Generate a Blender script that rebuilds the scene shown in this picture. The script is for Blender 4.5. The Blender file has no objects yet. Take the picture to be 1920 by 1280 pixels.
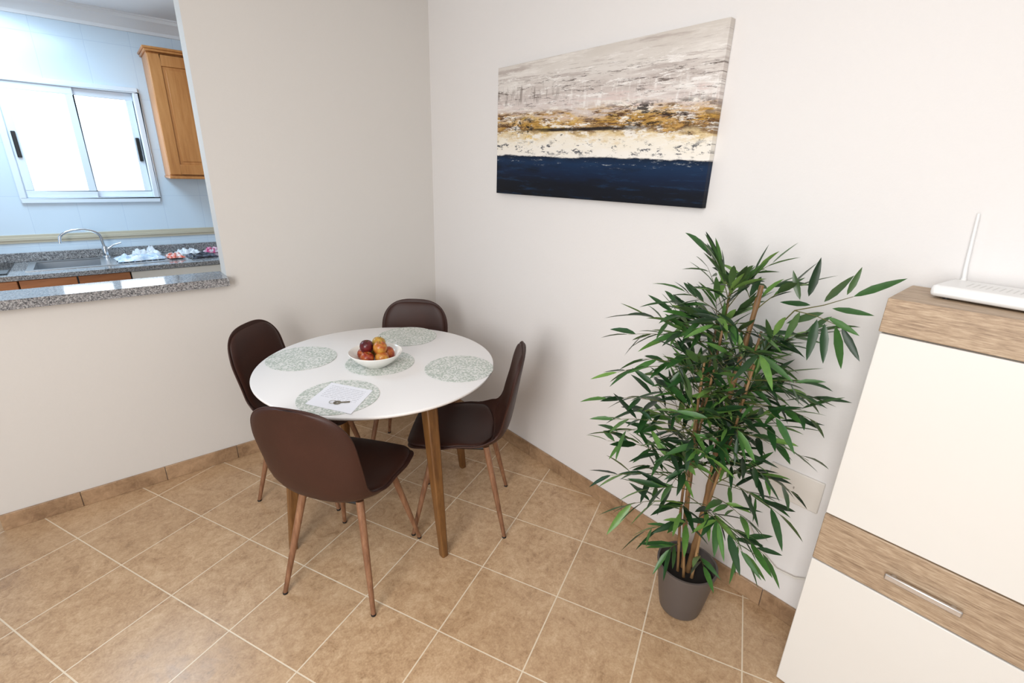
import bpy, bmesh, math, random
from mathutils import Vector, Matrix
PI = math.pi
C = bpy.context.scene.collection
R = math.radians

# ------------------------------------------------------------------ camera solve (vanishing points of the photo)
F = 887.0; H = 1.55
M3 = Matrix(((1101, -274, F), (-822, -339, F), (-63, 2490, F)))
M3 = Matrix([M3[i].normalized() for i in range(3)])
for _ in range(12):
    M3 = (M3 + M3.inverted().transposed()) * 0.5
def ray(px, py):
    v = M3 @ Vector((px - 960, py - 640, F))
    return Vector((v.x, v.y, -v.z))
_c = ray(822, 740); _c = _c * (H / -_c.z)
CAM = Vector((-_c.x, -_c.y, H))
def onz(px, py, z):
    d = ray(px, py); return CAM + d * ((z - CAM.z) / d.z)
def ony(px, py, y):
    d = ray(px, py); return CAM + d * ((y - CAM.y) / d.y)
def onx(px, py, x):
    d = ray(px, py); return CAM + d * ((x - CAM.x) / d.x)
cd = bpy.data.cameras.new('camera'); co = bpy.data.objects.new('camera', cd); C.objects.link(co)
cd.sensor_width = 36; cd.lens = 36 * F / 1920; cd.clip_start = 0.02
right = Vector((M3[0][0], M3[1][0], -M3[2][0])); down = Vector((M3[0][1], M3[1][1], -M3[2][1])); fwd = Vector((M3[0][2], M3[1][2], -M3[2][2]))
mw = Matrix.Identity(4)
for i in range(3):
    mw[i][0] = right[i]; mw[i][1] = -down[i]; mw[i][2] = -fwd[i]; mw[i][3] = CAM[i]
co.matrix_world = mw
bpy.context.scene.camera = co

# ------------------------------------------------------------------ materials
def c(r, g, b):
    f = lambda u: (u / 255 / 12.92) if u / 255 <= 0.04045 else ((u / 255 + 0.055) / 1.055) ** 2.4
    return (f(r), f(g), f(b), 1)
class G:
    def __init__(s, name, rough=0.5, metal=0.0, col=None, spec=0.5):
        s.m = bpy.data.materials.new(name); s.m.use_nodes = True; s.nt = s.m.node_tree
        s.b = s.nt.nodes['Principled BSDF']
        s.b.inputs['Roughness'].default_value = rough; s.b.inputs['Metallic'].default_value = metal
        s.b.inputs['Specular IOR Level'].default_value = spec
        if col: s.b.inputs['Base Color'].default_value = col
    def put(s, sock, v):
        if isinstance(v, bpy.types.NodeSocket): s.nt.links.new(v, sock)
        else: sock.default_value = v
    def node(s, t): return s.nt.nodes.new(t)
    def math(s, op, a, b=0.0, cl=False):
        n = s.node('ShaderNodeMath'); n.operation = op; n.use_clamp = cl
        s.put(n.inputs[0], a); s.put(n.inputs[1], b); return n.outputs[0]
    def mix(s, f, a, b, mode='MIX'):
        n = s.node('ShaderNodeMix'); n.data_type = 'RGBA'; n.blend_type = mode
        s.put(n.inputs[0], f); s.put(n.inputs[6], a); s.put(n.inputs[7], b); return n.outputs[2]
    def ramp(s, f, stops, interp='LINEAR'):
        n = s.node('ShaderNodeValToRGB'); n.color_ramp.interpolation = interp; e = n.color_ramp.elements
        while len(e) < len(stops): e.new(0.5)
        for i, (p, col) in enumerate(stops):
            e[i].position = p; e[i].color = col if not isinstance(col, (int, float)) else (col, col, col, 1)
        s.put(n.inputs[0], f); return n.outputs[0]
    def coord(s, w='Object'): return s.node('ShaderNodeTexCoord').outputs[w]
    def map(s, vec, loc=(0, 0, 0), rot=(0, 0, 0), scale=(1, 1, 1), typ='POINT'):
        n = s.node('ShaderNodeMapping'); n.vector_type = typ; s.put(n.inputs[0], vec)
        n.inputs['Location'].default_value = loc; n.inputs['Rotation'].default_value = rot; n.inputs['Scale'].default_value = scale
        return n.outputs[0]
    def noise(s, vec, scale=5, detail=3, rough=0.5, dist=0.0):
        n = s.node('ShaderNodeTexNoise'); s.put(n.inputs['Vector'], vec)
        n.inputs['Scale'].default_value = scale; n.inputs['Detail'].default_value = detail
        n.inputs['Roughness'].default_value = rough; n.inputs['Distortion'].default_value = dist
        return n.outputs[0]
    def voro(s, vec, scale=5, feature='F1', out='Distance'):
        n = s.node('ShaderNodeTexVoronoi'); n.feature = feature; s.put(n.inputs['Vector'], vec)
        n.inputs['Scale'].default_value = scale; return n.outputs[out]
    def bump(s, h, strength=0.2, dist=0.01):
        n = s.node('ShaderNodeBump'); s.put(n.inputs['Height'], h)
        n.inputs['Strength'].default_value = strength; n.inputs['Distance'].default_value = dist
        s.nt.links.new(n.outputs[0], s.b.inputs['Normal'])
    def base(s, v): s.put(s.b.inputs['Base Color'], v)
    def rough(s, v): s.put(s.b.inputs['Roughness'], v)

def plaster(name, col):
    g = G(name, 0.7, col=col, spec=0.25); v = g.coord()
    n = g.noise(v, 90, 4, 0.6); n2 = g.noise(v, 1.3, 2)
    g.base(g.mix(g.math('MULTIPLY', n2, 0.2), col, (col[0]*0.9, col[1]*0.9, col[2]*0.9, 1)))
    g.bump(n, 0.3, 0.002); return g.m
M_wall = plaster('white_plaster', c(229, 226, 224))
M_wall_shaded = plaster('white_plaster_shaded', c(215, 211, 206))  # same white paint as the right wall, greyed to carry its shade
M_ceil = plaster('ceiling_paint', c(240, 243, 247))

J = onz(905, 1062, 0)
def tile_mat():
    g = G('sandy_ceramic_tile', 0.3, spec=0.5); v = g.coord()
    mp = g.map(v, (J.x, J.y, 0), (0, 0, R(24.2)), (1, 1, 1), 'TEXTURE')
    b = g.node('ShaderNodeTexBrick'); g.put(b.inputs['Vector'], mp); b.offset = 0; b.squash = 1
    for k, val in (('Scale', 1), ('Mortar Size', 0.0028), ('Mortar Smooth', 0.3), ('Bias', 0), ('Brick Width', 0.33), ('Row Height', 0.33)):
        b.inputs[k].default_value = val
    b.inputs['Color1'].default_value = (0, 0, 0, 1); b.inputs['Color2'].default_value = (1, 1, 1, 1)
    n1 = g.noise(v, 9, 6, 0.7, 1.0); n2 = g.noise(v, 40, 8, 0.8, 0.6); n3 = g.noise(v, 150, 3, 0.6)
    mm = g.math('ADD', g.math('MULTIPLY', n1, 0.35), g.math('ADD', g.math('MULTIPLY', n2, 0.45), g.math('MULTIPLY', n3, 0.2)))
    col = g.ramp(mm, [(0.37, c(150, 119, 88)), (0.46, c(181, 148, 114)), (0.53, c(197, 165, 130)), (0.63, c(216, 189, 155))])
    col = g.mix(g.math('MULTIPLY', b.outputs['Color'], 0.2), col, c(174, 142, 108))
    fin = g.mix(b.outputs['Fac'], col, c(226, 209, 184))
    g.base(fin)
    g.rough(g.math('ADD', 0.16, g.math('MULTIPLY', n1, 0.3)))
    h = g.math('SUBTRACT', g.math('MULTIPLY', n1, 0.35), b.outputs['Fac'])
    g.bump(h, 0.4, 0.002); return g.m
M_tile = tile_mat()
def skirt_mat():
    g = G('sandy_skirting_tile', 0.35); v = g.coord()
    n2 = g.noise(v, 30, 6, 0.75, 0.8); n1 = g.noise(v, 6, 3)
    g.base(g.ramp(g.math('ADD', g.math('MULTIPLY', n2, .5), g.math('MULTIPLY', n1, .5)), [(0.38, c(132, 104, 78)), (0.5, c(160, 130, 100)), (0.64, c(184, 152, 120))]))
    g.bump(n2, .2, .002); return g.m
M_skirt = skirt_mat()
def ktile():
    g = G('white_glazed_wall_tile', 0.18); v = g.coord()
    mp = g.map(v, (0, 0, 0.06), (R(90), 0, 0))
    b = g.node('ShaderNodeTexBrick'); g.put(b.inputs['Vector'], mp); b.offset = 0
    for k, val in (('Scale', 1), ('Mortar Size', 0.0016), ('Mortar Smooth', 0.6), ('Brick Width', 0.25), ('Row Height', 0.33)):
        b.inputs[k].default_value = val
    b.inputs['Color1'].default_value = c(212, 227, 240); b.inputs['Color2'].default_value = c(216, 230, 242); b.inputs['Mortar'].default_value = c(194, 211, 229)
    g.base(b.outputs['Color']); g.bump(g.math('SUBTRACT', g.noise(v, 7, 2), b.outputs['Fac']), 0.1, 0.003); return g.m
M_ktile = ktile()
def granite():
    g = G('speckled_grey_granite', 0.08, spec=0.6); v = g.coord()
    cc = g.voro(v, 260, 'F1', 'Color'); n = g.noise(v, 110, 4, 0.7)
    sp = g.node('ShaderNodeSeparateColor'); g.put(sp.inputs[0], cc)
    col = g.ramp(sp.outputs[0], [(0.0, c(40, 40, 44)), (0.16, c(78, 76, 78)), (0.26, c(124, 122, 124)), (0.55, c(146, 143, 144)), (0.66, c(166, 160, 158)), (0.82, c(194, 194, 194))], 'CONSTANT')
    g.base(g.mix(0.4, col, g.ramp(n, [(0.4, c(84, 84, 88)), (0.6, c(178, 177, 176))]))); return g.m
M_gran = granite()
def wood(name, a, b_, d, axis='Z', scale=18, rough=0.4, stretch=12, fine=.35):
    g = G(name, rough); v = g.coord()
    sc = {'X': (1/stretch, 1, 1), 'Y': (1, 1/stretch, 1), 'Z': (1, 1, 1/stretch)}[axis]
    mp = g.map(v, (0, 0, 0), (0, 0, 0), sc)
    n = g.noise(mp, scale, 6, 0.65, 0.6); n2 = g.noise(mp, scale * 5, 4, 0.7)
    f = g.math('ADD', g.math('MULTIPLY', n, 1 - fine), g.math('MULTIPLY', n2, fine))
    g.base(g.ramp(f, [(0.36, a), (0.5, b_), (0.64, d)])); g.bump(n2, 0.12, 0.001); return g.m
M_beech = wood('honey_beech', c(172, 108, 54), c(192, 128, 70), c(206, 144, 86), 'Z', 12, 0.35)
M_oak = wood('sonoma_oak', c(132, 109, 87), c(171, 147, 121), c(198, 177, 151), 'Y', 60, 0.5, 12, .6)
M_leg = wood('golden_brown_wood', c(88, 56, 28), c(116, 78, 40), c(138, 98, 54), 'Z', 20, 0.4)
M_cleg = wood('brown_wood_print_steel', c(106, 70, 48), c(134, 94, 68), c(158, 118, 88), 'Z', 30, 0.38)
M_base = wood('brown_cabinet_wood', c(140, 84, 48), c(172, 108, 64), c(190, 126, 78), 'X', 16, 0.35)
def leather():
    g = G('dark_brown_faux_leather', 0.5, spec=0.35); v = g.coord()
    n = g.voro(v, 420); n2 = g.noise(v, 6, 3)
    g.base(g.mix(n2, c(46, 24, 18), c(66, 36, 26))); g.rough(g.math('ADD', 0.42, g.math('MULTIPLY', n2, 0.14)))
    g.bump(n, 0.15, 0.001); return g.m
M_leather = leather()
def simple(name, col, rough=0.5, metal=0.0, ns=8, amt=0.08, spec=0.5):
    g = G(name, rough, metal, spec=spec); n = g.noise(g.coord(), ns, 3)
    g.base(g.mix(g.math('MULTIPLY', n, amt * 2), col, tuple(x * 0.7 for x in col[:3]) + (1,))); return g.m
M_white = simple('white_lacquer', c(238, 234, 226), 0.32)
M_tabletop = simple('white_matt_tabletop', c(238, 236, 235), 0.3, ns=3, amt=.03)
M_cream = simple('cream_white_front', c(226, 223, 217), 0.3, ns=2, amt=.03)
M_winframe = simple('white_aluminium_frame', c(228, 237, 247), 0.3, amt=.03)
M_black = simple('black_plastic', c(18, 18, 20), 0.4)
M_chrome = simple('chrome', c(220, 224, 230), 0.12, 1.0)
M_steel = simple('brushed_steel', c(205, 208, 212), 0.3, 0.9)
M_handle = simple('satin_nickel', c(206, 202, 198), 0.35, 0.9)
M_ceram = simple('white_porcelain', c(240, 238, 232), 0.15, amt=.02)
M_pot = simple('taupe_plastic_pot', c(92, 84, 80), 0.4, ns=30, amt=.1)
M_soil = simple('dark_soil', c(34, 28, 25), 0.95, ns=90, amt=.5)
M_router = simple('white_router_plastic', c(234, 234, 233), 0.35, amt=.02)
M_cable = simple('white_cable', c(220, 215, 205), 0.5)
M_plate = simple('ivory_wall_plate', c(222, 216, 208), 0.4, amt=.03)
M_slot = simple('grey_vent_slots', c(214, 214, 212), 0.5, amt=.03)
M_border = simple('beige_border_tile', c(202, 192, 170), 0.25, ns=20, amt=.06)
M_blackglass = simple('black_hob_glass', c(12, 12, 14), 0.08)
M_key = simple('nickel_key', c(150, 145, 132), 0.3, 1.0)
def pane_mat():
    g = G('bright_frosted_pane', 0.2, col=c(250, 252, 255))
    n = g.noise(g.coord(), 1.5, 1)
    g.put(g.b.inputs['Emission Color'], g.mix(n, (0.9, 0.96, 1, 1), (1, 1, 1, 1))); g.b.inputs['Emission Strength'].default_value = 3.0
    return g.m
M_pane = pane_mat()
def cane_mat():
    g = G('tan_bamboo_cane', 0.45); v = g.coord()
    n = g.noise(g.map(v, scale=(1, 1, .12)), 40, 4)
    g.base(g.ramp(n, [(0.35, c(104, 76, 48)), (0.52, c(140, 106, 70)), (0.68, c(166, 132, 92))])); return g.m
M_cane = cane_mat()
def leaf_mat():
    g = G('bamboo_leaf_green', 0.36, spec=0.45); v = g.coord()
    a = g.node('ShaderNodeAttribute'); a.attribute_name = 'tone'
    n = g.noise(v, 60, 2); geo = g.node('ShaderNodeNewGeometry')
    f = g.math('ADD', g.math('MULTIPLY', a.outputs['Fac'], .85), g.math('MULTIPLY', n, .15))
    col = g.ramp(f, [(0.05, c(20, 42, 22)), (0.38, c(36, 72, 34)), (0.68, c(66, 108, 48)), (.95, c(118, 154, 72))])
    col2 = g.mix(0.35, col, c(98, 124, 76))
    g.base(g.mix(geo.outputs['Backfacing'], col, col2)); return g.m
M_leaf = leaf_mat()
M_twig = simple('olive_twig', c(92, 92, 48), 0.5)
def mat_mat():
    g = G('sage_speckled_placemat', 0.7); v = g.coord()
    v2 = g.map(v, scale=(1, 1, 0.01))
    cc = g.voro(v2, 165, 'F1', 'Color'); n = g.noise(v2, 110, 3, .7)
    sp = g.node('ShaderNodeSeparateColor'); g.put(sp.inputs[0], cc)
    m = g.math('GREATER_THAN', g.math('ADD', g.math('MULTIPLY', sp.outputs[0], .5), g.math('MULTIPLY', n, .5)), .5)
    g.base(g.mix(m, c(224, 225, 221), c(182, 190, 181))); g.bump(m, .3, .001); return g.m
M_mat = mat_mat()
def paper_mat():
    g = G('printed_note_paper', 0.8); s = g.node('ShaderNodeSeparateXYZ'); g.put(s.inputs[0], g.coord('UV'))
    x, y = s.outputs[0], s.outputs[1]
    line = g.math('LESS_THAN', g.math('FRACT', g.math('MULTIPLY', y, 15)), 0.28)
    cb = g.node('ShaderNodeCombineXYZ'); g.put(cb.inputs[0], g.math('MULTIPLY', x, 42)); g.put(cb.inputs[1], g.math('FLOOR', g.math('MULTIPLY', y, 15)))
    w = g.math('GREATER_THAN', g.noise(cb.outputs[0], 1.1, 1), 0.43)
    ins = g.math('MULTIPLY', g.math('MULTIPLY', g.math('GREATER_THAN', x, .09), g.math('LESS_THAN', x, .9)), g.math('MULTIPLY', g.math('GREATER_THAN', y, .4), g.math('LESS_THAN', y, .92)))
    f = g.math('MULTIPLY', g.math('MULTIPLY', line, w), g.math('MULTIPLY', ins, .4))
    g.base(g.mix(f, c(238, 239, 246), c(90, 92, 110))); return g.m
M_paper = paper_mat()
def painting():
    g = G('abstract_coastal_paint', 0.6, spec=0.25); s = g.node('ShaderNodeSeparateXYZ'); g.put(s.inputs[0], g.coord('Generated'))
    u = g.math('SUBTRACT', 1.0, s.outputs[1]); v0 = s.outputs[2]
    v = g.math('ADD', v0, g.math('MULTIPLY', g.math('SUBTRACT', u, .5), .05))
    def vec(a, b, o=0.0):
        cb = g.node('ShaderNodeCombineXYZ'); g.put(cb.inputs[0], g.math('MULTIPLY', u, a)); g.put(cb.inputs[1], g.math('MULTIPLY', v, b)); cb.inputs[2].default_value = o * 3.7; return cb.outputs[0]
    def band(lo, hi, soft=0.04):
        a = g.math('MULTIPLY', g.math('SUBTRACT', v, lo), 1 / soft, True); b_ = g.math('MULTIPLY', g.math('SUBTRACT', hi, v), 1 / soft, True)
        return g.math('MULTIPLY', a, b_)
    def uband(lo, hi, soft=.1):
        a = g.math('MULTIPLY', g.math('SUBTRACT', u, lo), 1 / soft, True); b_ = g.math('MULTIPLY', g.math('SUBTRACT', hi, u), 1 / soft, True)
        return g.math('MULTIPLY', a, b_)
    def thr(n, t, k=14): return g.math('MULTIPLY', g.math('SUBTRACT', n, t), k, True)
    def lay(col, a, b_, o, t, k, bd, amt, c2, rg=.7, det=6):
        m = g.math('MULTIPLY', thr(g.noise(vec(a, b_, o), 1, det, rg), t, k), g.math('MULTIPLY', bd, amt)); return g.mix(m, col, c2)
    warp = g.math('MULTIPLY', g.math('SUBTRACT', g.noise(vec(7, 12, 1), 1.0, 7, .75), .5), .28)
    vv = g.math('ADD', v, warp)
    vn = g.math('ADD', v, g.math('MULTIPLY', warp, .2))
    col = g.ramp(vv, [(.3, c(238, 233, 225)), (.41, c(236, 228, 212)), (.455, c(214, 190, 144)), (.49, c(112, 80, 52)), (.51, c(192, 150, 84)), (.56, c(204, 172, 122)), (.60, c(206, 190, 178)), (.66, c(214, 203, 198)), (.76, c(200, 190, 184)), (.86, c(218, 212, 206)), (1, c(206, 199, 191))])
    # distressed smears over the grey sky
    col = lay(col, 3, 14, 2, .5, 9, band(.6, 1.2, .1), .8, c(230, 225, 219))
    col = lay(col, 3, 22, 18, .52, 12, band(.62, 1.2, .1), .75, c(176, 164, 158))
    col = lay(col, 8, 26, 4, .54, 18, band(.6, .98, .1), .95, c(238, 234, 230), .8)
    col = lay(col, 55, 5, 3, .53, 14, g.math('MULTIPLY', band(.67, .84, .04), uband(-.2, .45, .2)), .85, c(146, 136, 130))
    col = lay(col, 45, 4, 23, .54, 12, g.math('MULTIPLY', band(.6, .8, .04), uband(.3, 1.2, .2)), .8, c(236, 232, 228))
    col = lay(col, 12, 50, 15, .56, 24, band(.6, .9, .06), .85, c(92, 80, 74), .8)
    col = lay(col, 5, 70, 33, .6, 24, band(.6, .95, .06), .8, c(110, 98, 92), .8)
    # gold, ochre, white scraped patches
    col = lay(col, 5, 22, 5, .49, 14, band(.47, .64, .04), .9, c(182, 140, 64))
    col = lay(col, 8, 30, 6, .51, 20, band(.49, .64, .03), .93, c(86, 56, 36), .8)
    col = lay(col, 6, 9, 7, .55, 12, band(.36, .62, .05), .8, c(226, 192, 108))
    col = lay(col, 10, 20, 8, .52, 16, band(.33, .68, .05), .9, c(240, 235, 226), .8)
    col = lay(col, 6, 20, 16, .54, 14, band(.54, .74, .04), .85, c(214, 196, 190))
    # black scribbles and smudges
    col = lay(col, 26, 20, 9, .51, 26, g.math('MULTIPLY', band(.43, .6, .04), uband(.06, .27, .06)), .97, c(18, 15, 18), .8)
    col = lay(col, 14, 24, 19, .52, 22, g.math('MULTIPLY', band(.46, .66, .04), uband(.5, 1.1, .2)), .92, c(38, 28, 26), .8)
    col = lay(col, 3, 30, 10, .4, 20, g.math('MULTIPLY', band(.472, .506, .01), uband(.1, .85, .2)), .95, c(20, 16, 20), .8)
    col = lay(col, 16, 20, 11, .55, 26, band(.29, .42, .04), .9, c(28, 38, 58), .8)
    col = lay(col, 30, 30, 21, .61, 26, band(.36, .5, .04), .9, c(34, 28, 28), .8)
    nav = g.ramp(vn, [(0.0, c(5, 8, 17)), (.1, c(6, 13, 28)), (.17, c(9, 27, 54)), (.25, c(15, 42, 74)), (.3, c(9, 22, 40))])
    nav = lay(nav, 7, 34, 13, .54, 12, band(-.1, .3, .03), .5, c(24, 56, 88), .75)
    nav = lay(nav, 3, 8, 17, .5, 8, band(-.1, .26, .05), .75, c(6, 11, 23))
    nav = lay(nav, 18, 50, 24, .6, 22, band(.22, .32, .03), .8, c(170, 176, 180), .8)
    isn = g.math('MULTIPLY', g.math('SUBTRACT', .3, vn), 120, True)
    g.base(g.mix(isn, col, nav)); return g.m
M_paint = painting()
def apple_mat(name, a, b_):
    g = G(name, 0.28); v = g.coord(); n = g.noise(v, 22, 3, .6, .4)
    g.base(g.ramp(n, [(0.4, a), (0.6, b_)])); return g.m
M_ap = [apple_mat('dark_red_peel', c(72, 14, 22), c(104, 26, 28)), apple_mat('red_orange_peel', c(138, 42, 28), c(190, 108, 48)),
        apple_mat('orange_yellow_peel', c(168, 84, 34), c(204, 150, 62)), apple_mat('yellow_peel', c(172, 128, 46), c(204, 168, 78))]
M_bagA = apple_mat('white_blue_film', c(238, 243, 248), c(182, 204, 230)); M_bagB = apple_mat('black_grey_film', c(20, 22, 28), c(90, 96, 110))
M_red = apple_mat('orange_white_print', c(222, 92, 60), c(238, 232, 228)); M_pink = apple_mat('magenta_white_print', c(206, 60, 124), c(236, 232, 238)); M_wfilm = simple('white_film', c(236, 240, 246), 0.3)

# ------------------------------------------------------------------ mesh helpers
class MB:
    def __init__(s): s.v = []; s.f = []
    def add(s, v, f):
        o = len(s.v); s.v += [tuple(p) for p in v]; s.f += [tuple(i + o for i in q) for q in f]; return s
    def box(s, x0, x1, y0, y1, z0, z1):
        v = [(x, y, z) for x in (x0, x1) for y in (y0, y1) for z in (z0, z1)]
        return s.add(v, [(0, 1, 3, 2), (4, 6, 7, 5), (0, 4, 5, 1), (2, 3, 7, 6), (0, 2, 6, 4), (1, 5, 7, 3)])
    def tube(s, pts, rad, seg=12, cap=True, square=False):
        pts = [Vector(p) for p in pts]; n = len(pts)
        if not isinstance(rad, (list, tuple)): rad = [rad] * n
        V = []; Fc = []; prev = None
        for i, p in enumerate(pts):
            t = (pts[min(i + 1, n - 1)] - pts[max(i - 1, 0)]).normalized()
            if prev is None:
                a = Vector((0, 0, 1)) if abs(t.z) < 0.9 else Vector((1, 0, 0))
                nx = t.cross(a).normalized()
            else:
                nx = (prev - t * prev.dot(t)).normalized()
            prev = nx; ny = t.cross(nx)
            for k in range(seg):
                an = 2 * PI * k / seg + (PI / 4 if square else 0); V.append(p + (nx * math.cos(an) + ny * math.sin(an)) * rad[i])
        for i in range(n - 1):
            for k in range(seg):
                k2 = (k + 1) % seg; Fc.append((i * seg + k, i * seg + k2, (i + 1) * seg + k2, (i + 1) * seg + k))
        if cap: Fc.append(tuple(range(seg))[::-1]); Fc.append(tuple((n - 1) * seg + k for k in range(seg)))
        return s.add(V, Fc)
    def lathe(s, prof, seg=48, ctr=(0, 0, 0)):
        V = []; Fc = []; n = len(prof)
        for r, z in prof:
            for k in range(seg):
                a = 2 * PI * k / seg; V.append((ctr[0] + r * math.cos(a), ctr[1] + r * math.sin(a), ctr[2] + z))
        for i in range(n - 1):
            for k in range(seg):
                k2 = (k + 1) % seg; Fc.append((i * seg + k, i * seg + k2, (i + 1) * seg + k2, (i + 1) * seg + k))
        return s.add(V, Fc)
    def build(s, name, mat, parent=None, smooth=True, bevel=0, loc=None, rotz=0, weld=True, tone=None):
        me = bpy.data.meshes.new(name); me.from_pydata(s.v, [], s.f)
        if tone:
            at = me.attributes.new('tone', 'FLOAT', 'POINT'); at.data.foreach_set('value', tone)
        bm = bmesh.new(); bm.from_mesh(me)
        if weld: bmesh.ops.remove_doubles(bm, verts=bm.verts, dist=1e-5)
        bmesh.ops.recalc_face_normals(bm, faces=bm.faces)
        bm.to_mesh(me); bm.free()
        me.materials.append(mat)
        if smooth:
            for p in me.polygons: p.use_smooth = True
            me.set_sharp_from_angle(angle=R(38))
        o = bpy.data.objects.new(name, me); C.objects.link(o)
        if parent: o.parent = parent
        if loc is not None: o.location = loc
        o.rotation_euler.z = rotz
        if bevel:
            b = o.modifiers.new('bevel', 'BEVEL'); b.width = bevel; b.segments = 2; b.limit_method = 'ANGLE'
        return o
def thing(name, label, cat, loc=(0, 0, 0), rotz=0, group=None):
    o = bpy.data.objects.new(name, None); C.objects.link(o); o.empty_display_size = .1
    o.location = loc; o.rotation_euler = (0, 0, rotz); return tag(o, label, cat, group)
def tag(o, label, cat, group=None):
    o['label'] = label; o['category'] = cat
    if group: o['group'] = group
    return o
def struct(o, label, cat): o['kind'] = 'structure'; return tag(o, label, cat)
def dup(root, loc, rotz, label, group=None):
    r = root.copy(); C.objects.link(r); r.location = loc; r.rotation_euler = (0, 0, rotz); r['label'] = label
    if group: r['group'] = group
    for ch in list(root.children):
        k = ch.copy(); C.objects.link(k); k.parent = r
        for gch in list(ch.children):
            d = gch.copy(); C.objects.link(d); d.parent = k
    return r

# ------------------------------------------------------------------ room shell
XJ = ony(378, 250, 0).x
KY = 1.88; ZC = 2.5; WT = 0.12; ZL0, ZL1 = .984, 1.024
struct(MB().box(-3.6, .1, -4.6, KY + .1, -.06, 0).build('floor', M_tile, smooth=False), 'sandy ceramic tile floor laid at an angle with pale grout', 'floor')
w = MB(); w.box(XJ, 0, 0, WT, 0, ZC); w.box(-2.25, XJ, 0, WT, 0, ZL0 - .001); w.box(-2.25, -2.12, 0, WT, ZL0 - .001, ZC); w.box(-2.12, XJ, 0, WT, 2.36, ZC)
struct(w.build('wall_back', M_wall_shaded, smooth=False), 'white plaster wall, shade tinted into its colour, with a pass-through opening to the kitchen', 'wall')
struct(MB().box(0, .1, -4.6, KY, 0, ZC).build('wall_right', M_wall, smooth=False), 'white plaster wall carrying the abstract canvas', 'wall')
kw = MB()
WX0, WX1 = ony(45, 380, KY).x, ony(298, 378, KY).x; WZ0, WZ1 = ony(170, 377, KY).z, ony(130, 155, KY).z
kw.box(-3.3, WX0, KY, KY + .15, 0, ZC); kw.box(WX1, 0, KY, KY + .15, 0, ZC); kw.box(WX0, WX1, KY, KY + .15, 0, WZ0); kw.box(WX0, WX1, KY, KY + .15, WZ1, ZC)
struct(kw.build('wall_kitchen', M_ktile, smooth=False), 'white glazed tile kitchen wall around the window', 'wall')
struct(MB().box(-3.4, -3.3, WT, KY, 0, ZC).build('wall_left', M_ktile, smooth=False), 'white tiled side wall of the kitchen', 'wall')
struct(MB().box(-3.6, .1, -4.6, KY + .15, ZC, ZC + .08).build('ceiling', M_ceil, smooth=False), 'flat white ceiling over dining corner and kitchen', 'ceiling')
cr = MB(); prof = [(0, 0), (.012, 0), (.016, .02), (.03, .03), (.05, .055), (.075, .07), (.08, .09), (.09, .09), (.09, .1), (0, .1)]
n = len(prof); V = [(x, KY - a, ZC - .1 + b) for x in (-3.3, 0) for a, b in prof]
cr.add(V, [(i, (i + 1) % n, n + (i + 1) % n, n + i) for i in range(n)] + [tuple(range(n)), tuple(range(n, 2 * n))])
struct(cr.build('trim_1', M_ceil), 'white moulded cornice along the kitchen ceiling', 'cornice')
zb = ony(200, 441, KY).z
bo = MB()
bo.box(-3.3, -.001, KY - .008, KY, zb - .028, zb + .028); bo.box(-3.3, -.001, KY - .014, KY, zb - .01, zb + .01)
struct(bo.build('trim_2', M_border, bevel=.002), 'beige border tile strip above the worktop', 'tile border')
bb = MB(); x = 0.0
while x > -2.25:
    x2 = max(x - .33, -2.25); bb.box(x2 + .001, x - .001, -.011, 0, 0, .078); x = x2
struct(bb.build('baseboard_back', M_skirt, bevel=.002), 'tan tile skirting under the pass-through wall', 'baseboard')
bb = MB(); y = -.012
while y > -4.5:
    y2 = y - .33; bb.box(-.011, 0, y2 + .001, y - .001, 0, .078); y = y2
struct(bb.build('baseboard_right', M_skirt, bevel=.002), 'tan tile skirting under the canvas wall', 'baseboard')

# window
wn = bpy.data.objects.new('window_1', None); C.objects.link(wn); struct(wn, 'white aluminium two-sash sliding window glowing with daylight', 'window')
def frame(x0, x1, z0, z1, y0, y1, t):
    m = MB(); m.box(x0, x1, y0, y1, z0, z0 + t); m.box(x0, x1, y0, y1, z1 - t, z1); m.box(x0, x0 + t, y0, y1, z0 + t, z1 - t); m.box(x1 - t, x1, y0, y1, z0 + t, z1 - t); return m
frame(WX0 - .01, WX1 + .01, WZ0 - .01, WZ1 + .01, KY - .018, KY, .032).build('window_frame', M_winframe, wn, bevel=.004)
frame(WX0 + .001, WX1 - .001, WZ0 + .001, WZ1 - .001, KY, KY + .09, .024).build('window_frame', M_winframe, wn, bevel=.003)
mid = (WX0 + WX1) / 2
s1 = frame(WX0 + .025, mid + .022, WZ0 + .025, WZ1 - .025, KY + .0, KY + .028, .045).build('window_sash', M_winframe, wn, bevel=.004)
s2 = frame(mid - .02, WX1 - .025, WZ0 + .025, WZ1 - .025, KY + .032, KY + .06, .045).build('window_sash', M_winframe, wn, bevel=.004)
MB().box(WX0 + .065, mid - .018, KY + .012, KY + .016, WZ0 + .065, WZ1 - .065).build('window_pane', M_pane, s1)
MB().box(mid + .02, WX1 - .065, KY + .044, KY + .048, WZ0 + .065, WZ1 - .065).build('window_pane', M_pane, s2)
zm = (WZ0 + WZ1) / 2 - .02
MB().box(WX0 + .036, WX0 + .058, KY - .014, KY + .001, zm - .08, zm + .08).build('latch', M_black, s1, bevel=.004)
MB().box(WX1 - .06, WX1 - .038, KY + .012, KY + .033, zm - .08, zm + .08).build('latch', M_black, s2, bevel=.004)

# ------------------------------------------------------------------ granite ledge
lx = onz(433, 524, ZL1).x
o = MB().box(-2.119, XJ - .001, -.055, .155, ZL0, ZL1)
o.box(XJ - .001, lx, -.055, -.0005, ZL0, ZL1)
tag(o.build('granite_ledge', M_gran, bevel=.004), 'polished speckled granite ledge of the kitchen pass-through', 'ledge')

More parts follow.
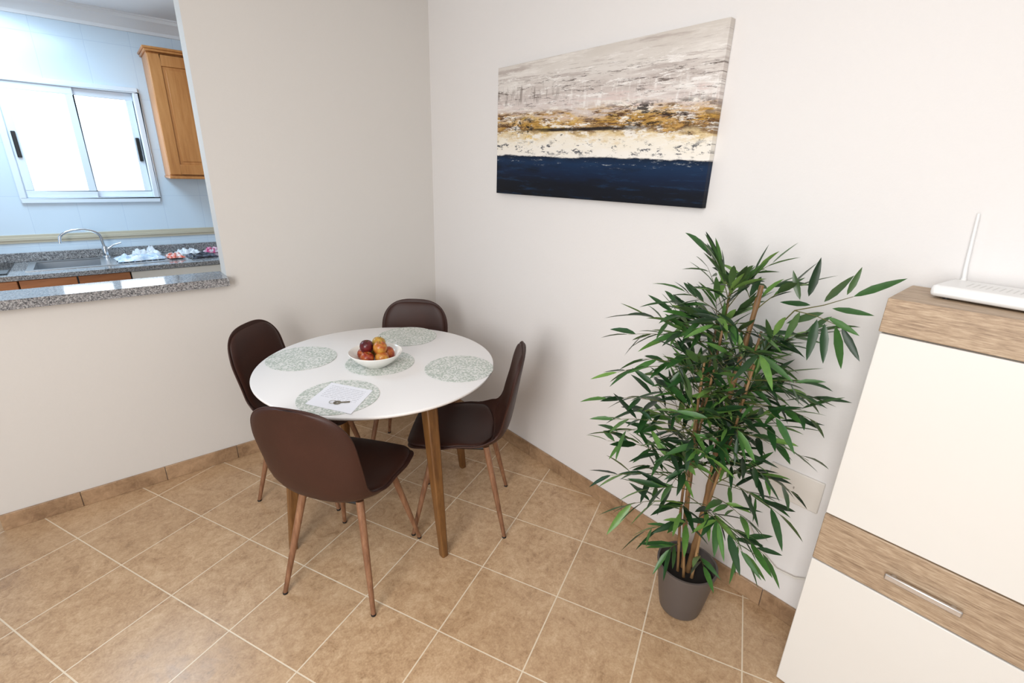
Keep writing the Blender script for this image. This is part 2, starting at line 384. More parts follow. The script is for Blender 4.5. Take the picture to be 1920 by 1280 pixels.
# ------------------------------------------------------------------ kitchen counter
ZK = .895; CY0 = 1.3
ct = MB(); sx0, sx1, sy0, sy1 = -2.05, -1.68, 1.44, 1.79
ct.box(-3.29, sx0, CY0, KY - .001, ZK - .03, ZK); ct.box(sx1, -.05, CY0, KY - .001, ZK - .03, ZK); ct.box(sx0, sx1, CY0, sy0, ZK - .03, ZK); ct.box(sx0, sx1, sy1, KY - .001, ZK - .03, ZK)
wt = thing('kitchen_worktop', 'speckled grey granite kitchen worktop below the window', 'worktop', (0, 0, 0))
ct.build('worktop_slab', M_gran, wt, bevel=.003)
MB().box(-3.29, -.05, KY - .02, KY - .001, ZK, ZK + .06).build('upstand', M_gran, wt, bevel=.002)
def basecab(x0, x1, label, white=False, sink=False):
    t = thing('base_cabinet' if not white else 'dishwasher', label, 'cabinet' if not white else 'dishwasher', ((x0 + x1) / 2, CY0 + .3, 0))
    hw = (x1 - x0) / 2 - .002
    mt = M_base if not white else M_white
    MB().box(-hw, hw, -.26, .27, .1, ZK - (.031 if not sink else .18)).build('body', mt, t)
    MB().box(-hw, hw, -.2, .27, 0, .099).build('plinth', M_base, t)
    hd = MB().box(-hw + .002, hw - .002, -.28, -.2605, .11, ZK - .034).build('door', mt, t, bevel=.003)
    MB().tube([(-.06, -.3, .7), (.06, -.3, .7)], .005).tube([(-.05, -.3, .7), (-.05, -.279, .7)], .004).tube([(.05, -.3, .7), (.05, -.279, .7)], .004).build('handle', M_steel, hd, weld=False)
basecab(-2.7, -2.1, 'brown wooden base cabinet under the black hob, leftmost in the kitchen')
basecab(-2.1, -1.83, 'narrow brown base cabinet under the left half of the sink', sink=True)
basecab(-1.83, -1.56, 'narrow brown base cabinet beside the white dishwasher', sink=True)
basecab(-1.56, -.96, 'white dishwasher front under the worktop right of the brown cabinets', True)
tag(MB().box(-2.72, -2.14, 1.38, 1.82, ZK + .0005, ZK + .007).build('hob', M_blackglass, bevel=.002), 'black glass hob set on the granite left of the sink', 'hob')
sk = thing('kitchen_sink', 'stainless steel sink with drainer set in the granite worktop', 'sink', (0, 0, 0))
i0, i1, j0, j1 = sx0 + .02, sx1 - .02, sy0 + .02, sy1 - .02; d = .14
k = MB(); z1 = ZK + .004
k.box(sx0 - .015, -1.31, sy0 - .015, j0, ZK + .0005, z1); k.box(sx0 - .015, -1.31, j1, sy1 + .03, ZK + .0005, z1); k.box(sx0 - .015, i0, j0, j1, ZK + .0005, z1); k.box(i1, -1.31, j0, j1, ZK + .0005, z1)
k.build('sink_rim', M_steel, sk)
b2 = MB(); t_ = .002
b2.box(i0 - t_, i0, j0, j1, ZK - d, z1 - .001); b2.box(i1, i1 + t_, j0, j1, ZK - d, z1 - .001); b2.box(i0 - t_, i1 + t_, j0 - t_, j0, ZK - d, z1 - .001); b2.box(i0 - t_, i1 + t_, j1, j1 + t_, ZK - d, z1 - .001); b2.box(i0 - t_, i1 + t_, j0 - t_, j1 + t_, ZK - d - t_, ZK - d)
b2.build('basin', M_steel, sk)
rr = MB()
for i in range(9):
    xx = i1 + .05 + i * .033; rr.tube([(xx, j0 + .02, z1 + .001), (xx, j1 - .02, z1 + .001)], .0035, 6)
rr.build('drainer_ridges', M_steel, sk)
fb = Vector((sx1 + .02, sy1 - .005, z1 + .001))
fa = thing('kitchen_faucet', 'chrome gooseneck mixer tap behind the sink', 'faucet', fb)
MB().lathe([(0, 0), (.024, 0), (.024, .008), (.018, .014), (.018, .07), (.015, .08), (0, .08)], 24).build('faucet_body', M_chrome, fa)
pts = [(0, 0, .075), (-.004, 0, .11)] + [(-.115 + .11 * math.cos(q * PI / 10), -.04 * (q / 10), .142 + .062 * math.sin(q * PI / 10)) for q in range(0, 10)] + [(-.227, -.04, .12)]
MB().tube(pts, .009, 12).build('spout', M_chrome, fa)
MB().tube([(.015, 0, .06), (.05, -.005, .085), (.1, -.01, .1)], [.009, .007, .005], 10).build('lever', M_chrome, fa)
def crumple(name, mat, loc, sx, sy, sz, seed, rz, label, cat):
    """a crumpled film packet: folded sheet with sharp random creases and a flat underside"""
    from mathutils import noise as mn
    m = MB(); nu, nv = 26, 22; V = []; Fc = []
    off = Vector((seed * 7.3, seed * 3.1, 0))
    for lay in (1, 0):
        for i in range(nv + 1):
            for j in range(nu + 1):
                a = j / nu * 2 - 1; b = i / nv * 2 - 1
                e = max(0, 1 - max(abs(a), abs(b)) ** 5)
                wob = 1 + .12 * mn.noise(Vector((a * 2, b * 2, 9)) + off)
                h = (abs(mn.noise(Vector((a * 2.2, b * 2.2, 0)) + off)) * 1.5 + abs(mn.noise(Vector((a * 5, b * 5, 3)) + off)) * .7 + .25) * e * sz if lay else 0
                V.append((a * sx / 2 * wob, b * sy / 2 * wob, h + (.002 if lay else 0)))
    q = (nu + 1) * (nv + 1)
    for i in range(nv):
        for j in range(nu):
            a = i * (nu + 1) + j; Fc.append((a, a + 1, a + nu + 2, a + nu + 1)); Fc.append((q + a + nu + 1, q + a + nu + 2, q + a + 1, q + a))
    for i in range(nv):
        for j in (0, nu):
            a = i * (nu + 1) + j; b = a + nu + 1; Fc.append((a, b, b + q, a + q))
    for i in (0, nv):
        for j in range(nu):
            a = i * (nu + 1) + j; Fc.append((a, a + 1, a + 1 + q, a + q))
    m.add(V, Fc); return tag(m.build(name, mat, loc=loc, rotz=rz), label, cat)
zt = z1 + .006
crumple('plastic_bag', M_bagA, (-1.48, 1.58, zt), .27, .2, .028, 3, .1, 'crumpled white and pale blue plastic bag on the sink drainer', 'plastic bag')
crumple('packet', M_red, (-1.275, 1.56, zt), .1, .16, .024, 5, .1, 'orange and white packet at the right end of the drainer', 'packet')
crumple('packet', M_wfilm, (-1.43, 1.765, zt), .17, .09, .04, 6, .05, 'small white film packet behind the pale blue bag', 'packet')
crumple('packet', M_bagB, (-1.11, 1.52, ZK + .002), .18, .15, .022, 8, .1, 'black and grey packet on the granite right of the sink', 'packet')
crumple('packet', M_pink, (-1.0, 1.72, ZK + .002), .12, .11, .03, 9, .2, 'magenta and white packet behind the black packet', 'packet')
crumple('packet', M_wfilm, (-1.17, 1.73, ZK + .002), .16, .12, .032, 10, .1, 'white packet between the magenta packet and the drainer', 'packet')
cf = KY - .3; p = ony(320, 330, cf); cx0 = p.x; cz0 = p.z; cz1 = ony(290, 97, cf).z; cx1 = cx0 + .45
wc = thing('wall_cabinet', 'honey beech kitchen wall cabinet hanging right of the window', 'cabinet', (cx0, KY - .001, cz0))
hh = cz1 - cz0; cw = cx1 - cx0
MB().box(0, cw, -.28, 0, 0, hh).build('body', M_beech, wc, bevel=.002)
dr = MB(); dr.box(.002, .07, -.3, -.281, .012, hh - .012); dr.box(cw - .07, cw - .002, -.3, -.281, .012, hh - .012); dr.box(.07, cw - .07, -.3, -.281, .012, .08); dr.box(.07, cw - .07, -.3, -.281, hh - .08, hh - .012); dr.box(.07, cw - .07, -.292, -.281, .08, hh - .08); dr.box(.09, cw - .09, -.297, -.29, .1, hh - .1)
dd = dr.build('door', M_beech, wc, bevel=.003)
MB().lathe([(0, 0), (.012, 0), (.014, .01), (.006, .02), (0, .02)], 16).build('knob', M_steel, dd, loc=(cw - .035, -.3, .1)).rotation_euler = (R(90), 0, 0)
MB().box(-.012, cw, -.315, 0, hh + .0, hh + .014).box(-.02, cw, -.324, 0, hh + .014, hh + .028).build('crown_moulding', M_beech, wc, bevel=.005)
MB().box(-.006, cw, -.306, 0, -.018, -.0005).build('light_rail', M_beech, wc, bevel=.004)

# ------------------------------------------------------------------ painting
PX = -.032
tl = onx(935, 127, PX); tr = onx(1369, 33, PX); br = onx(1317, 390, PX); bl = onx(930, 362, PX)
y0 = (tr.y + br.y) / 2; y1 = (tl.y + bl.y) / 2; z0 = (br.z + bl.z) / 2; z1p = (tl.z + tr.z) / 2
pt = thing('canvas_painting', 'wide abstract canvas painting in grey, gold, cream and navy bands', 'painting', (-.002, (y0 + y1) / 2, z0))
hw = (y1 - y0) / 2; ph_ = z1p - z0
MB().box(-.03, 0, -hw, hw, 0, ph_).build('canvas', M_paint, pt, bevel=.002)
MB().box(0.0002, .0018, -hw + .03, hw - .03, .03, ph_ - .03).build('stretcher_frame', M_leg, pt)

# ------------------------------------------------------------------ table
TC = Vector((-.842, -.885, 0)); TR = .506
tb = thing('dining_table', 'round white dining table on four splayed golden-brown wooden legs', 'table', TC)
MB().lathe([(0, .727), (TR - .032, .727), (TR - .01, .733), (TR - .001, .741), (TR, .746), (TR - .0015, .7492), (TR - .005, .75), (0, .75)], 128).build('tabletop', M_tabletop, tb)
ap = MB()
for a in (7, 97):
    dx, dy = math.cos(R(a)), math.sin(R(a)); nx, ny = -dy, dx
    V = [(sx * .35 * dx + sy * .012 * nx, sx * .35 * dy + sy * .012 * ny, z) for sx in (-1, 1) for sy in (-1, 1) for z in (.69, .7265)]
    ap.add(V, [(0, 1, 3, 2), (4, 6, 7, 5), (0, 4, 5, 1), (2, 3, 7, 6), (0, 2, 6, 4), (1, 5, 7, 3)])
ap.build('apron', M_leg, tb, weld=False)
for a in (3, 93, 183, 273):
    dx, dy = math.cos(R(a)), math.sin(R(a)); nx, ny = -dy, dx; m = MB(); V = []
    for rr_, z, hwid in ((.38, .7265, .026), (.41, .45, .0225), (.46, 0, .015)):
        for sx, sy in ((-1, -1), (1, -1), (1, 1), (-1, 1)):
            V.append(((rr_ + sx * hwid) * dx + sy * hwid * nx, (rr_ + sx * hwid) * dy + sy * hwid * ny, z))
    Fc = [(0, 1, 2, 3), (8, 9, 10, 11)] + [(q * 4 + i, q * 4 + (i + 1) % 4, q * 4 + 4 + (i + 1) % 4, q * 4 + 4 + i) for q in range(2) for i in range(4)]
    m.add(V, Fc); m.build('leg', M_leg, tb, bevel=.006)

def mat_obj(loc, label):
    m = MB(); m.lathe([(0, 0), (.147, 0), (.148, .0008), (.147, .0016), (0, .0016)], 64)
    return tag(m.build('placemat', M_mat, loc=loc, rotz=random.random()), label, 'placemat', 'round placemats on the dining table')
random.seed(4)
for (px, py, lb) in ((566, 671, 'round sage speckled placemat at the left place, nothing on it'), (764, 630, 'round sage speckled placemat at the far place by the wall corner'),
                     (861, 690, 'round sage speckled placemat at the right place by the canvas wall'), (635, 743, 'round sage speckled placemat lying under the note and key'),
                     (713, 679, 'round sage speckled placemat lying under the fruit bowl')):
    q = onz(px, py, .7505); q.z = .7505; mat_obj(q, lb)
zp = .7528
cs = [onz(px, py, zp) for px, py in ((572, 757), (658, 776), (699, 732), (622, 717))]
cen = sum(cs, Vector()) / 4
me = bpy.data.meshes.new('note_paper'); vs = [(q - cen) for q in cs]
me.from_pydata([(v.x, v.y, 0) for v in vs] + [(v.x, v.y, .0006) for v in vs], [], [(3, 2, 1, 0), (4, 5, 6, 7), (0, 1, 5, 4), (1, 2, 6, 5), (2, 3, 7, 6), (3, 0, 4, 7)])
uvl = me.uv_layers.new(name='uv'); uvc = [(0, 0), (1, 0), (1, 1), (0, 1)]
for p in me.polygons:
    for li, vi in zip(p.loop_indices, p.vertices): uvl.data[li].uv = uvc[vi % 4]
me.materials.append(M_paper); o = bpy.data.objects.new('note_paper', me); C.objects.link(o); o.location = (cen.x, cen.y, zp)
tag(o, 'white printed note sheet lying on the nearest placemat', 'paper')
kp = onz(640, 755, zp); kz = zp + .0012
ky = thing('door_key', 'small metal door key lying on the white note', 'key', (kp.x, kp.y, kz), R(-28))
m = MB(); m.lathe([(.005, 0), (.0135, 0), (.0135, .0024), (.005, .0024), (.005, 0)], 24, (-.014, 0, 0)); m.build('key_bow', M_key, ky)
m = MB(); m.box(-.002, .03, -.0035, .0035, 0, .0022)
for i in range(4): m.box(.01 + i * .005, .0125 + i * .005, -.006, -.0036, 0, .0022)
m.build('key_blade', M_key, ky, weld=False)
m = MB(); m.tube([(-.03 + .012 * math.cos(a), .004 + .012 * math.sin(a), .0035) for a in [2 * PI * q / 24 for q in range(25)]], .0009, 6, False); m.build('key_ring', M_key, ky)
bp = onz(706, 684, .7525); BZ = .7525
bw = tag(MB().lathe([(0, 0), (.045, 0), (.05, .004), (.056, .008), (.085, .03), (.108, .055), (.113, .064), (.1115, .0655), (.109, .064), (.104, .055), (.082, .034), (.055, .014), (.03, .010), (0, .0095)], 72).build('fruit_bowl', M_ceram, loc=(bp.x, bp.y, BZ)), 'white porcelain bowl of mixed apples at the table centre', 'bowl')
def apple(mi):
    t = thing('apple', '', 'apple')
    pr = [(0, .008), (.006, .003), (.014, 0), (.023, .007), (.0298, .021), (.031, .032), (.029, .043), (.022, .053), (.013, .0572), (.006, .055), (0, .050)]
    pr = [(r * .94, (z - .029) * .94) for r, z in pr]
    MB().lathe(pr, 28).build('fruit_body', M_ap[mi], t); MB().tube([(0, 0, .019), (.001, 0, .026), (.004, 0, .032)], [.0012, .001, .0014], 6).build('stem', M_twig, t); return t
proto = {}
spots = [(.052, 130, .047, 1, 'red-orange apple low at the left side of the bowl'), (.052, 202, .047, 1, 'reddish apple low at the near-left rim of the bowl'), (.052, 274, .047, 2, 'orange-yellow apple low at the near rim of the bowl'),
         (.052, 346, .047, 1, 'red-orange apple low at the right rim of the bowl'), (.052, 58, .047, 3, 'yellow apple low at the far rim of the bowl'),
         (.035, 160, .088, 0, 'dark red apple on top of the fruit heap'), (.035, 40, .088, 3, 'yellow apple topping the heap, farthest of the top three'), (.035, 280, .088, 2, 'orange-yellow apple topping the heap, nearest of the top three')]
for i, (r, a, z, mi, lb) in enumerate(spots):
    loc = (bp.x + r * math.cos(R(a)), bp.y + r * math.sin(R(a)), BZ + z)
    if mi not in proto: o = apple(mi); o.location = loc; o['label'] = lb; o['group'] = 'apples in the white bowl'; proto[mi] = o
    else: o = dup(proto[mi], loc, i * 1.3, lb, 'apples in the white bowl')
    o.rotation_euler = (R((i * 37) % 40 - 20), R((i * 53) % 40 - 20), i * 1.1)

# ------------------------------------------------------------------ chairs
PP = [(.238, .418), (.228, .443), (.198, .454), (.12, .450), (.025, .440), (-.06, .434), (-.125, .440), (-.172, .466), (-.2, .516), (-.216, .585), (-.23, .67), (-.244, .76), (-.258, .852)]
dense = []
for i in range(len(PP) - 1):
    p0 = Vector(PP[max(i - 1, 0)]); p1 = Vector(PP[i]); p2 = Vector(PP[i + 1]); p3 = Vector(PP[min(i + 2, len(PP) - 1)])
    for q in range(12):
        t = q / 12; dense.append(.5 * ((2 * p1) + (p2 - p0) * t + (2 * p0 - 5 * p1 + 4 * p2 - p3) * t * t + (-p0 + 3 * p1 - 3 * p2 + p3) * t ** 3))
dense.append(Vector(PP[-1])); L = [0]
for i in range(1, len(dense)): L.append(L[-1] + (dense[i] - dense[i - 1]).length)
L = [x / L[-1] for x in L]
def prof_at(s):
    s = min(max(s, 0), 1)
    for i in range(1, len(L)):
        if L[i] >= s:
            t = (s - L[i - 1]) / (L[i] - L[i - 1]); return dense[i - 1].lerp(dense[i], t)
    return dense[-1]
def lerpk(keys, s):
    for i in range(1, len(keys)):
        if s <= keys[i][0]:
            t = (s - keys[i - 1][0]) / (keys[i][0] - keys[i - 1][0]); t = t * t * (3 - 2 * t); return keys[i - 1][1] + (keys[i][1] - keys[i - 1][1]) * t
    return keys[-1][1]
WK = [(0, .19), (.25, .207), (.42, .207), (.6, .187), (.8, .188), (1, .174)]
AK = [(0, -.012), (.15, .012), (.35, .04), (.5, .055), (.65, .04), (.85, .026), (1, .018)]
def S0(s, y):
    p = prof_at(s); a = prof_at(s - .015); b = prof_at(s + .015); T = (b - a).normalized(); N = Vector((T.y, -T.x))
    k = lerpk(AK, s) * (abs(y) / .2) ** 2.3
    return Vector((p.x + N.x * k, y, p.y + N.y * k))
def Sn(s, y):
    e = .008; a = S0(min(s + e, 1), y) - S0(max(s - e, 0), y); b = S0(s, y + e) - S0(s, y - e)
    n = a.cross(b).normalized()
    T = prof_at(s + .015) - prof_at(s - .015); N = Vector((T.y, 0, -T.x))
    return n if n.dot(N) > 0 else -n
def corner(t, p): return max(0, 1 - min(1, max(0, t)) ** p) ** (1 / p)
def half(s, front=.14, top=.18):
    wv = lerpk(WK, s)
    if s < front: wv *= corner((front - s) / front, 2.6)
    if s > 1 - top: wv *= corner((s - 1 + top) / top, 2.8)
    return wv
def slab(s0, s1, wf, lo, hi, ns=34, nu=20):
    m = MB(); A = []; B = []
    for i in range(ns + 1):
        t = (1 - math.cos(PI * i / ns)) / 2; s = s0 + (s1 - s0) * t
        for j in range(nu + 1):
            u = -math.cos(PI * j / nu); y = u * wf(s, t); p = S0(s, y); n = Sn(s, y)
            A.append(p + n * lo(u, t)); B.append(p + n * hi(u, t))
    q = (ns + 1) * (nu + 1); Fc = []
    for i in range(ns):
        for j in range(nu):
            a = i * (nu + 1) + j; f = (a, a + 1, a + nu + 2, a + nu + 1); Fc.append(f); Fc.append(tuple(x + q for x in f[::-1]))
    for i in range(ns):
        for j in (0, nu):
            a = i * (nu + 1) + j; b = a + nu + 1; Fc.append((a, b, b + q, a + q))
    for i in (0, ns):
        for j in range(nu):
            a = i * (nu + 1) + j; Fc.append((a, a + 1, a + 1 + q, a + q))
    m.add(A + B, Fc); return m
def make_chair(label):
    t = thing('dining_chair', label, 'chair', group='brown dining chairs around the table')
    slab(0, 1, lambda s, tt: half(s), lambda u, tt: -.013 * (1 - abs(u) ** 10 * .6), lambda u, tt: 0.0).build('shell', M_leather, t)
    def padw(s, tt): return (lerpk(WK, s) - .012) * corner(abs(2 * tt - 1) ** 2.0, 3.2)
    puff = lambda u, tt: .001 + .016 * (max(0, 1 - max(abs(u), abs(2 * tt - 1)) ** 6)) ** .5
    slab(.02, .475, lambda s, tt: min(padw(s, tt), max(half(s) - .007, 0)), lambda u, tt: .0003, puff, 26, 18).build('seat', M_leather, t)
    slab(.485, .982, lambda s, tt: min(padw(s, tt), max(half(s) - .007, 0)), lambda u, tt: .0003, puff, 26, 18).build('backrest', M_leather, t)
    rim = []
    ss = [(1 - math.cos(PI * i / 60)) / 2 for i in range(61)]
    for sgn, seq in ((1, ss), (-1, ss[::-1])):
        for s in seq:
            y = sgn * half(s); rim.append(S0(s, y) - Sn(s, y) * .003)
    r2 = [rim[0]]
    for p in rim[1:]:
        if (p - r2[-1]).length > .004: r2.append(p)
    r2.append(r2[0]); MB().tube(r2, .0032, 8, False).build('piping', M_leather, t)
    fr = MB()
    for sy in (-1, 1): fr.tube([(-.1, sy * .1, .408), (.11, sy * .11, .418)], .009, 8)
    fr.tube([(-.1, -.1, .408), (-.1, .1, .408)], .009, 8); fr.tube([(.11, -.11, .418), (.11, .11, .418)], .009, 8)
    fr.build('seat_frame', M_black, t, weld=False)
    for fx, sy in ((1, 1), (1, -1), (-1, 1), (-1, -1)):
        tp = Vector((.115 if fx > 0 else -.11, sy * .115, .425)); bt = Vector((.21 if fx > 0 else -.2, sy * .187, .006))
        lg = MB().tube([tp, tp.lerp(bt, .5), bt], [.0145, .0125, .0085], 14).build('leg', M_cleg, t)
        MB().lathe([(0, 0), (.0095, 0), (.0098, .006), (.0088, .008), (0, .008)], 14, (bt.x, bt.y, 0)).build('foot', M_black, lg)
    return t
ch = make_chair('brown faux-leather shell chair nearest the camera, its back turned')
ch.location = (-1.125, -1.158, 0); ch.rotation_euler.z = R(36)
G1 = 'brown dining chairs around the table'
dup(ch, (-1.055, -.5, 0), R(-48), 'brown faux-leather shell chair left of the table under the pass-through wall', G1)
dup(ch, (-.53, -.545, 0), R(-133), 'brown faux-leather shell chair in the wall corner behind the table', G1)
dup(ch, (-.575, -1.15, 0), R(139), 'brown faux-leather shell chair right of the table, seen side-on by the canvas wall', G1)

# ------------------------------------------------------------------ tall cabinet
yL = CAM.y + .25; yR = yL - .49
cb_ = thing('shoe_cabinet', 'tall white cabinet with pale oak top and oak drawer band at right', 'cabinet', (-.012, (yL + yR) / 2, 0))
hw = (yL - yR) / 2; D = .243
def px_(*a): return MB().box(*a)
px_(-D + .018, 0, -hw + .004, hw - .004, .0, 1.21).build('body', M_cream, cb_, bevel=.002)
px_(-D - .004, 0, -hw, hw, 1.2105, 1.295).build('top_board', M_oak, cb_, bevel=.002)
px_(-D, -D + .0175, -hw + .003, hw - .003, .668, 1.206).build('door', M_cream, cb_, bevel=.0025)
px_(-D, -D + .0175, -hw + .003, hw - .003, .006, .504).build('door', M_cream, cb_, bevel=.0025)
dw = px_(-D, -D + .0175, -hw + .003, hw - .003, .508, .664).build('drawer', M_oak, cb_, bevel=.0025)
m = MB(); hz = .578; m.box(-D - .02, -D - .011, -.078, .078, hz - .0085, hz + .0085)
for sy in (-.06, .06): m.box(-D - .0111, -D + .001, sy - .006, sy + .006, hz - .005, hz + .005)
m.build('handle', M_handle, dw, weld=False, bevel=.003)
rt = thing('wifi_router', 'flat white wifi router with one upright antenna on the oak cabinet top', 'router', (-.1, CAM.y + .055, 1.2955), R(-6))
MB().box(-.078, .078, -.13, .13, .004, .032).build('router_body', M_router, rt, bevel=.009)
for sx in (-.055, .055):
    for sy in (-.1, .1): MB().lathe([(0, 0), (.007, 0), (.007, .0045), (0, .0045)], 12, (sx, sy, 0)).build('rubber_foot', M_black, rt)
v_ = MB()
for i in range(14): v_.box(-.03, .03, -.075 + i * .0115, -.072 + i * .0115, .0315, .0323)
v_.build('vent_slots', M_slot, rt, weld=False)
MB().tube([(.066, .105, .025), (.072, .106, .035)], .006, 12).tube([(.072, .106, .035), (.072, .11, .065), (.072, .12, .195)], [.005, .0045, .0034], 12).build('antenna', M_router, rt, weld=False)
wp = onx(1490, 912, 0)
t = thing('wall_plate', 'ivory blank cover plate low on the wall behind the bamboo', 'wall plate', (0, wp.y, wp.z))
MB().box(-.008, -.0003, -.085, .085, -.06, .06).build('plate', M_plate, t, bevel=.003)
MB().box(-.0095, -.0081, -.002, .002, -.004, .004).build('screw', M_steel, t)
cp = [onx(px, py, -.014) for px, py in ((1405, 985), (1425, 1030), (1455, 1066), (1490, 1083), (1530, 1088), (1580, 1075))]
tag(MB().tube(cp, .0028, 8).build('cable', M_cable), 'thin white cable drooping along the wall behind the bamboo', 'cable')

# ------------------------------------------------------------------ bamboo
random.seed(57)
PB = Vector((-.25, CAM.y + .605, 0))
bo_ = thing('artificial_bamboo', 'leafy green artificial bamboo plant in a taupe pot beside the cabinet', 'potted plant', PB)
MB().lathe([(0, 0), (.066, 0), (.074, .006), (.083, .05), (.095, .13), (.103, .185), (.104, .2), (.107, .202), (.107, .212), (.1, .212), (.098, .2), (.095, .17), (0, .168)], 56).build('pot', M_pot, bo_)
MB().lathe([(0, .172), (.05, .178), (.095, .17), (.095, .165), (0, .165)], 32).build('soil', M_soil, bo_)
canes = [((.0, -.01), (.015, -.05), 1.265, .0095), ((-.03, .02), (-.03, .05), 1.02, .0052), ((.03, .0), (.05, -.07), 1.12, .005), ((-.02, -.03), (-.03, -.1), 1.04, .0052), ((.02, .03), (.03, .06), 1.15, .005), ((-.04, -.01), (-.09, .02), .9, .005), ((.0, .02), (-.01, .02), 1.26, .0045)]
curves = []
for (b0, t0, zt_, r) in canes:
    pts = []; rad = []
    n = int(zt_ / .03); wob = random.uniform(.006, .02)
    for i in range(n + 1):
        f = i / n; z = .17 + (zt_ - .17) * f; bend = math.sin(f * PI) * wob
        pts.append(Vector((b0[0] + (t0[0] - b0[0]) * f - bend, b0[1] + (t0[1] - b0[1]) * f + bend * .5 + .004 * math.sin(f * 9 + r * 900), z))); rad.append(r * (1 - .25 * f) * (1.25 if i % 5 == 0 else 1))
    MB().tube(pts, rad, 10).build('cane', M_cane, bo_); curves.append(pts)
tw = MB(); lf = MB(); tones = []
ycab = yL - PB.y
def ok(p):
    if p.x + PB.x > -.012: return False
    if p.y < ycab + .006 and p.z < 1.305: return False
    return p.z > .2
def leaf(b, d, ln, wd, face=None):
    d = d.normalized(); sd = d.cross(Vector((0, 0, 1)))
    if sd.length < .1: sd = Vector((1, 0, 0))
    sd.normalize(); up = sd.cross(d); roll = random.uniform(-.9, .9)
    s2 = sd * math.cos(roll) + up * math.sin(roll); u2 = -sd * math.sin(roll) + up * math.cos(roll)
    droop = random.uniform(.0, .26) * ln
    if face is not None:
        s2 = d.cross(face).normalized(); u2 = s2.cross(d); droop = 0
    def P(t, k): return b + d * (ln * t) + s2 * (k * wd) + u2 * (abs(k) * wd * .3) - Vector((0, 0, 1)) * (droop * t * t)
    if not ok(P(1, 0)): return
    V = [P(0, 0)]
    for t, k in ((.14, .6), (.38, 1), (.66, .8), (.86, .42)): V += [P(t, -k), P(t, 0), P(t, k)]
    V.append(P(1, 0)); Fc = [(0, 1, 2), (0, 2, 3)]
    for i in range(3):
        a = 1 + i * 3; Fc += [(a, a + 3, a + 4, a + 1), (a + 1, a + 4, a + 5, a + 2)]
    Fc += [(10, 13, 11), (11, 13, 12)]; lf.add(V, Fc); tn = random.random() ** 1.3; tones.extend([tn] * 14)
def branch(st, az, ln, rise, droop, nl=8, ll=.1):
    h = Vector((math.cos(az), math.sin(az), 0)); pts = []
    for i in range(9):
        f = i / 8; pts.append(st + h * (ln * f) + Vector((0, 0, rise * f - droop * f * f)))
    while len(pts) > 3 and not ok(pts[-1]): pts.pop()
    if not all(ok(p) for p in pts): return
    n = len(pts); tw.tube(pts, [.0018 - .0012 * i / (n - 1) for i in range(n)], 5)
    side = 1
    for i in range(nl):
        f = .35 + .65 * i / max(1, nl - 1); q = f * (n - 1); k = min(int(q), n - 2); b = pts[k].lerp(pts[k + 1], q - k)
        d = (pts[k + 1] - pts[k]).normalized(); side = -side
        an = side * random.uniform(.4, 1.2) if i < nl - 1 else 0
        dd_ = Matrix.Rotation(an, 3, 'Z') @ d; dd_.z += random.uniform(-.6, .45)
        L_ = ll * random.uniform(.7, 1.2); leaf(b, dd_, L_, L_ * random.uniform(.08, .105))
def at_cane(ci, z):
    pts = curves[ci]; return min(pts, key=lambda p: abs(p.z - z))
for ci, (b0, t0, zt_, r) in enumerate(canes):
    z = .6 if ci not in (0, 6) else .74
    while z < zt_ - .02:
        for rep in range(3 if z > .74 else 2):
            az = random.uniform(R(70), R(300)) if random.random() < .7 else random.uniform(R(-85), R(60))
            hfac = 1.0 if z < .95 else .8
            ln = random.uniform(.05, .22) * hfac
            branch(at_cane(ci, z), az, ln, random.uniform(.04, .15), random.uniform(.0, .07), random.randint(5, 8), .102)
        z += random.uniform(.06, .085)
for ci, z, az, ln, rise, droop, nl in ((3, .92, -88, .2, .08, .06, 7), (3, .82, -86, .21, .06, .06, 7), (3, .72, -86, .22, .04, .06, 7), (3, .62, -92, .22, .04, .06, 7),
                                 (5, .54, -110, .24, .06, .08, 7), (3, .48, -95, .22, .04, .06, 8), (2, .43, -100, .18, .04, .1, 7), (1, .47, 130, .19, .02, .06, 7), (1, .38, 140, .12, .04, .06, 5), (3, .3, -130, .06, .03, .03, 5), (1, .3, 170, .05, .03, .03, 5),
                                 (5, .52, 200, .12, .08, .04, 8), (5, .56, 160, .16, .08, .04, 8), (3, .5, -140, .12, .08, .04, 8), (3, .56, -120, .16, .08, .04, 8), (1, .54, 100, .14, .06, .04, 7), (2, .55, -95, .16, .08, .04, 7), (5, .44, -150, .08, .06, .02, 6),
                                 (1, .82, 120, .29, .1, .1, 8), (5, .78, 130, .26, .1, .08, 8), (1, .64, 115, .28, .06, .06, 8), (1, .58, 130, .25, .04, .06, 8), (4, 1.05, 122, .27, .06, .06, 8), (4, 1.06, 135, .24, .1, .04, 8), (1, .98, 135, .27, .06, .08, 8), (1, .74, 140, .28, .08, .08, 8),
                                 (6, 1.2, 100, .05, .12, 0, 9), (6, 1.22, 220, .04, .06, 0, 7), (6, 1.18, -60, .06, .12, 0, 7), (4, 1.08, 90, .12, .08, .02, 8), (4, 1.06, 170, .16, .06, .02, 8), (2, 1.08, -85, .1, .06, 0, 8), (6, 1.1, 120, .16, .1, .02, 8), (0, 1.1, 150, .12, .06, .02, 8), (0, 1.05, -140, .14, .06, .02, 8)):
    branch(at_cane(ci, z), R(az), ln, rise, droop, nl, .11)
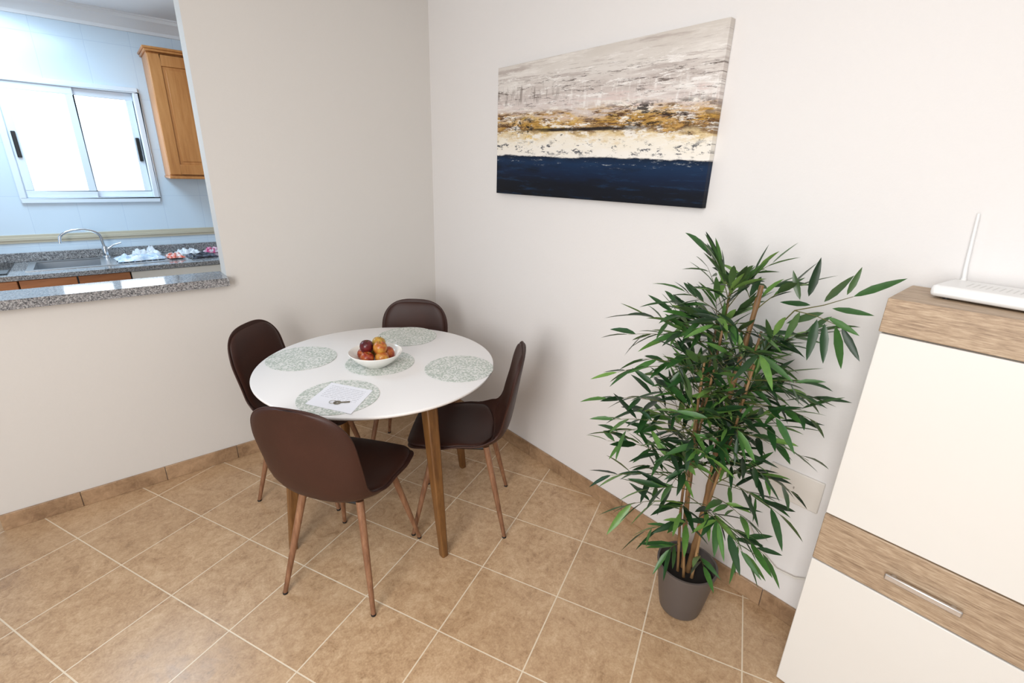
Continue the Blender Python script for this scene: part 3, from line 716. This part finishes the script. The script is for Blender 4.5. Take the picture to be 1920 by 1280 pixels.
# broad-leaved spray reaching towards the cabinet top
def sp(px, py, dx=0): return onx(px, py, -.255 + dx) - PB
tw.tube([at_cane(2, 1.06), sp(1490, 582), sp(1545, 572), sp(1600, 556)], [.0022, .0018, .0014, .0008], 5)
tw.tube([sp(1490, 582), sp(1530, 592), sp(1575, 612)], [.0016, .0012, .0008], 5)
for (a, b, c2, d2) in ((1500, 562, 1487, 506), (1516, 556, 1540, 482), (1545, 566, 1602, 516), (1588, 553, 1617, 500), (1600, 556, 1702, 522), (1605, 560, 1668, 562), (1545, 586, 1474, 606), (1552, 594, 1612, 630), (1560, 578, 1640, 592),
                     (1546, 606, 1543, 682), (1566, 610, 1577, 692), (1578, 614, 1612, 678), (1532, 598, 1512, 676), (1520, 572, 1462, 566), (1500, 584, 1470, 640)):
    p = sp(a, b); q = sp(c2, d2, random.uniform(-.02, .02)); fc = Vector((-.75 + random.uniform(-.35, .35), -.35 + random.uniform(-.3, .3), .35 + random.uniform(-.3, .3)))
    leaf(p, q - p, (q - p).length, (q - p).length * .1, fc)
tw.build('twigs', M_twig, bo_, weld=False)
lo = lf.build('foliage', M_leaf, bo_, weld=False, tone=tones)

# ------------------------------------------------------------------ light
W = bpy.data.worlds.new('world'); bpy.context.scene.world = W; W.use_nodes = True
W.node_tree.nodes['Background'].inputs[0].default_value = (.97, .98, 1, 1); W.node_tree.nodes['Background'].inputs[1].default_value = .4
def area(name, loc, tgt, sx, sy, e, col):
    l = bpy.data.lights.new(name, 'AREA'); l.shape = 'RECTANGLE'; l.size = sx; l.size_y = sy; l.energy = e; l.color = col
    o = bpy.data.objects.new(name, l); C.objects.link(o); o.location = loc
    o.rotation_euler = (Vector(tgt) - Vector(loc)).to_track_quat('-Z', 'Y').to_euler(); return o
area('window_light', (-3.4, -2.9, 1.6), (-.3, -1.6, .7), 1.3, 1.7, 77, (1, .99, .98))
area('overhead_area', (-1.7, -2.6, 2.45), (-1.7, -2.6, 0), .9, .9, 12, (1, .98, .95))  # soft overhead area light above the viewpoint
area('kitchen_fill', (-2.0, 1.1, 2.4), (-1.8, 1.2, 0), 1.0, .6, 24, (.58, .81, 1))  # added cool fill, stands in for daylight from the kitchen window
vs_ = bpy.context.scene.view_settings
vs_.view_transform = 'Standard'; vs_.look = 'None'
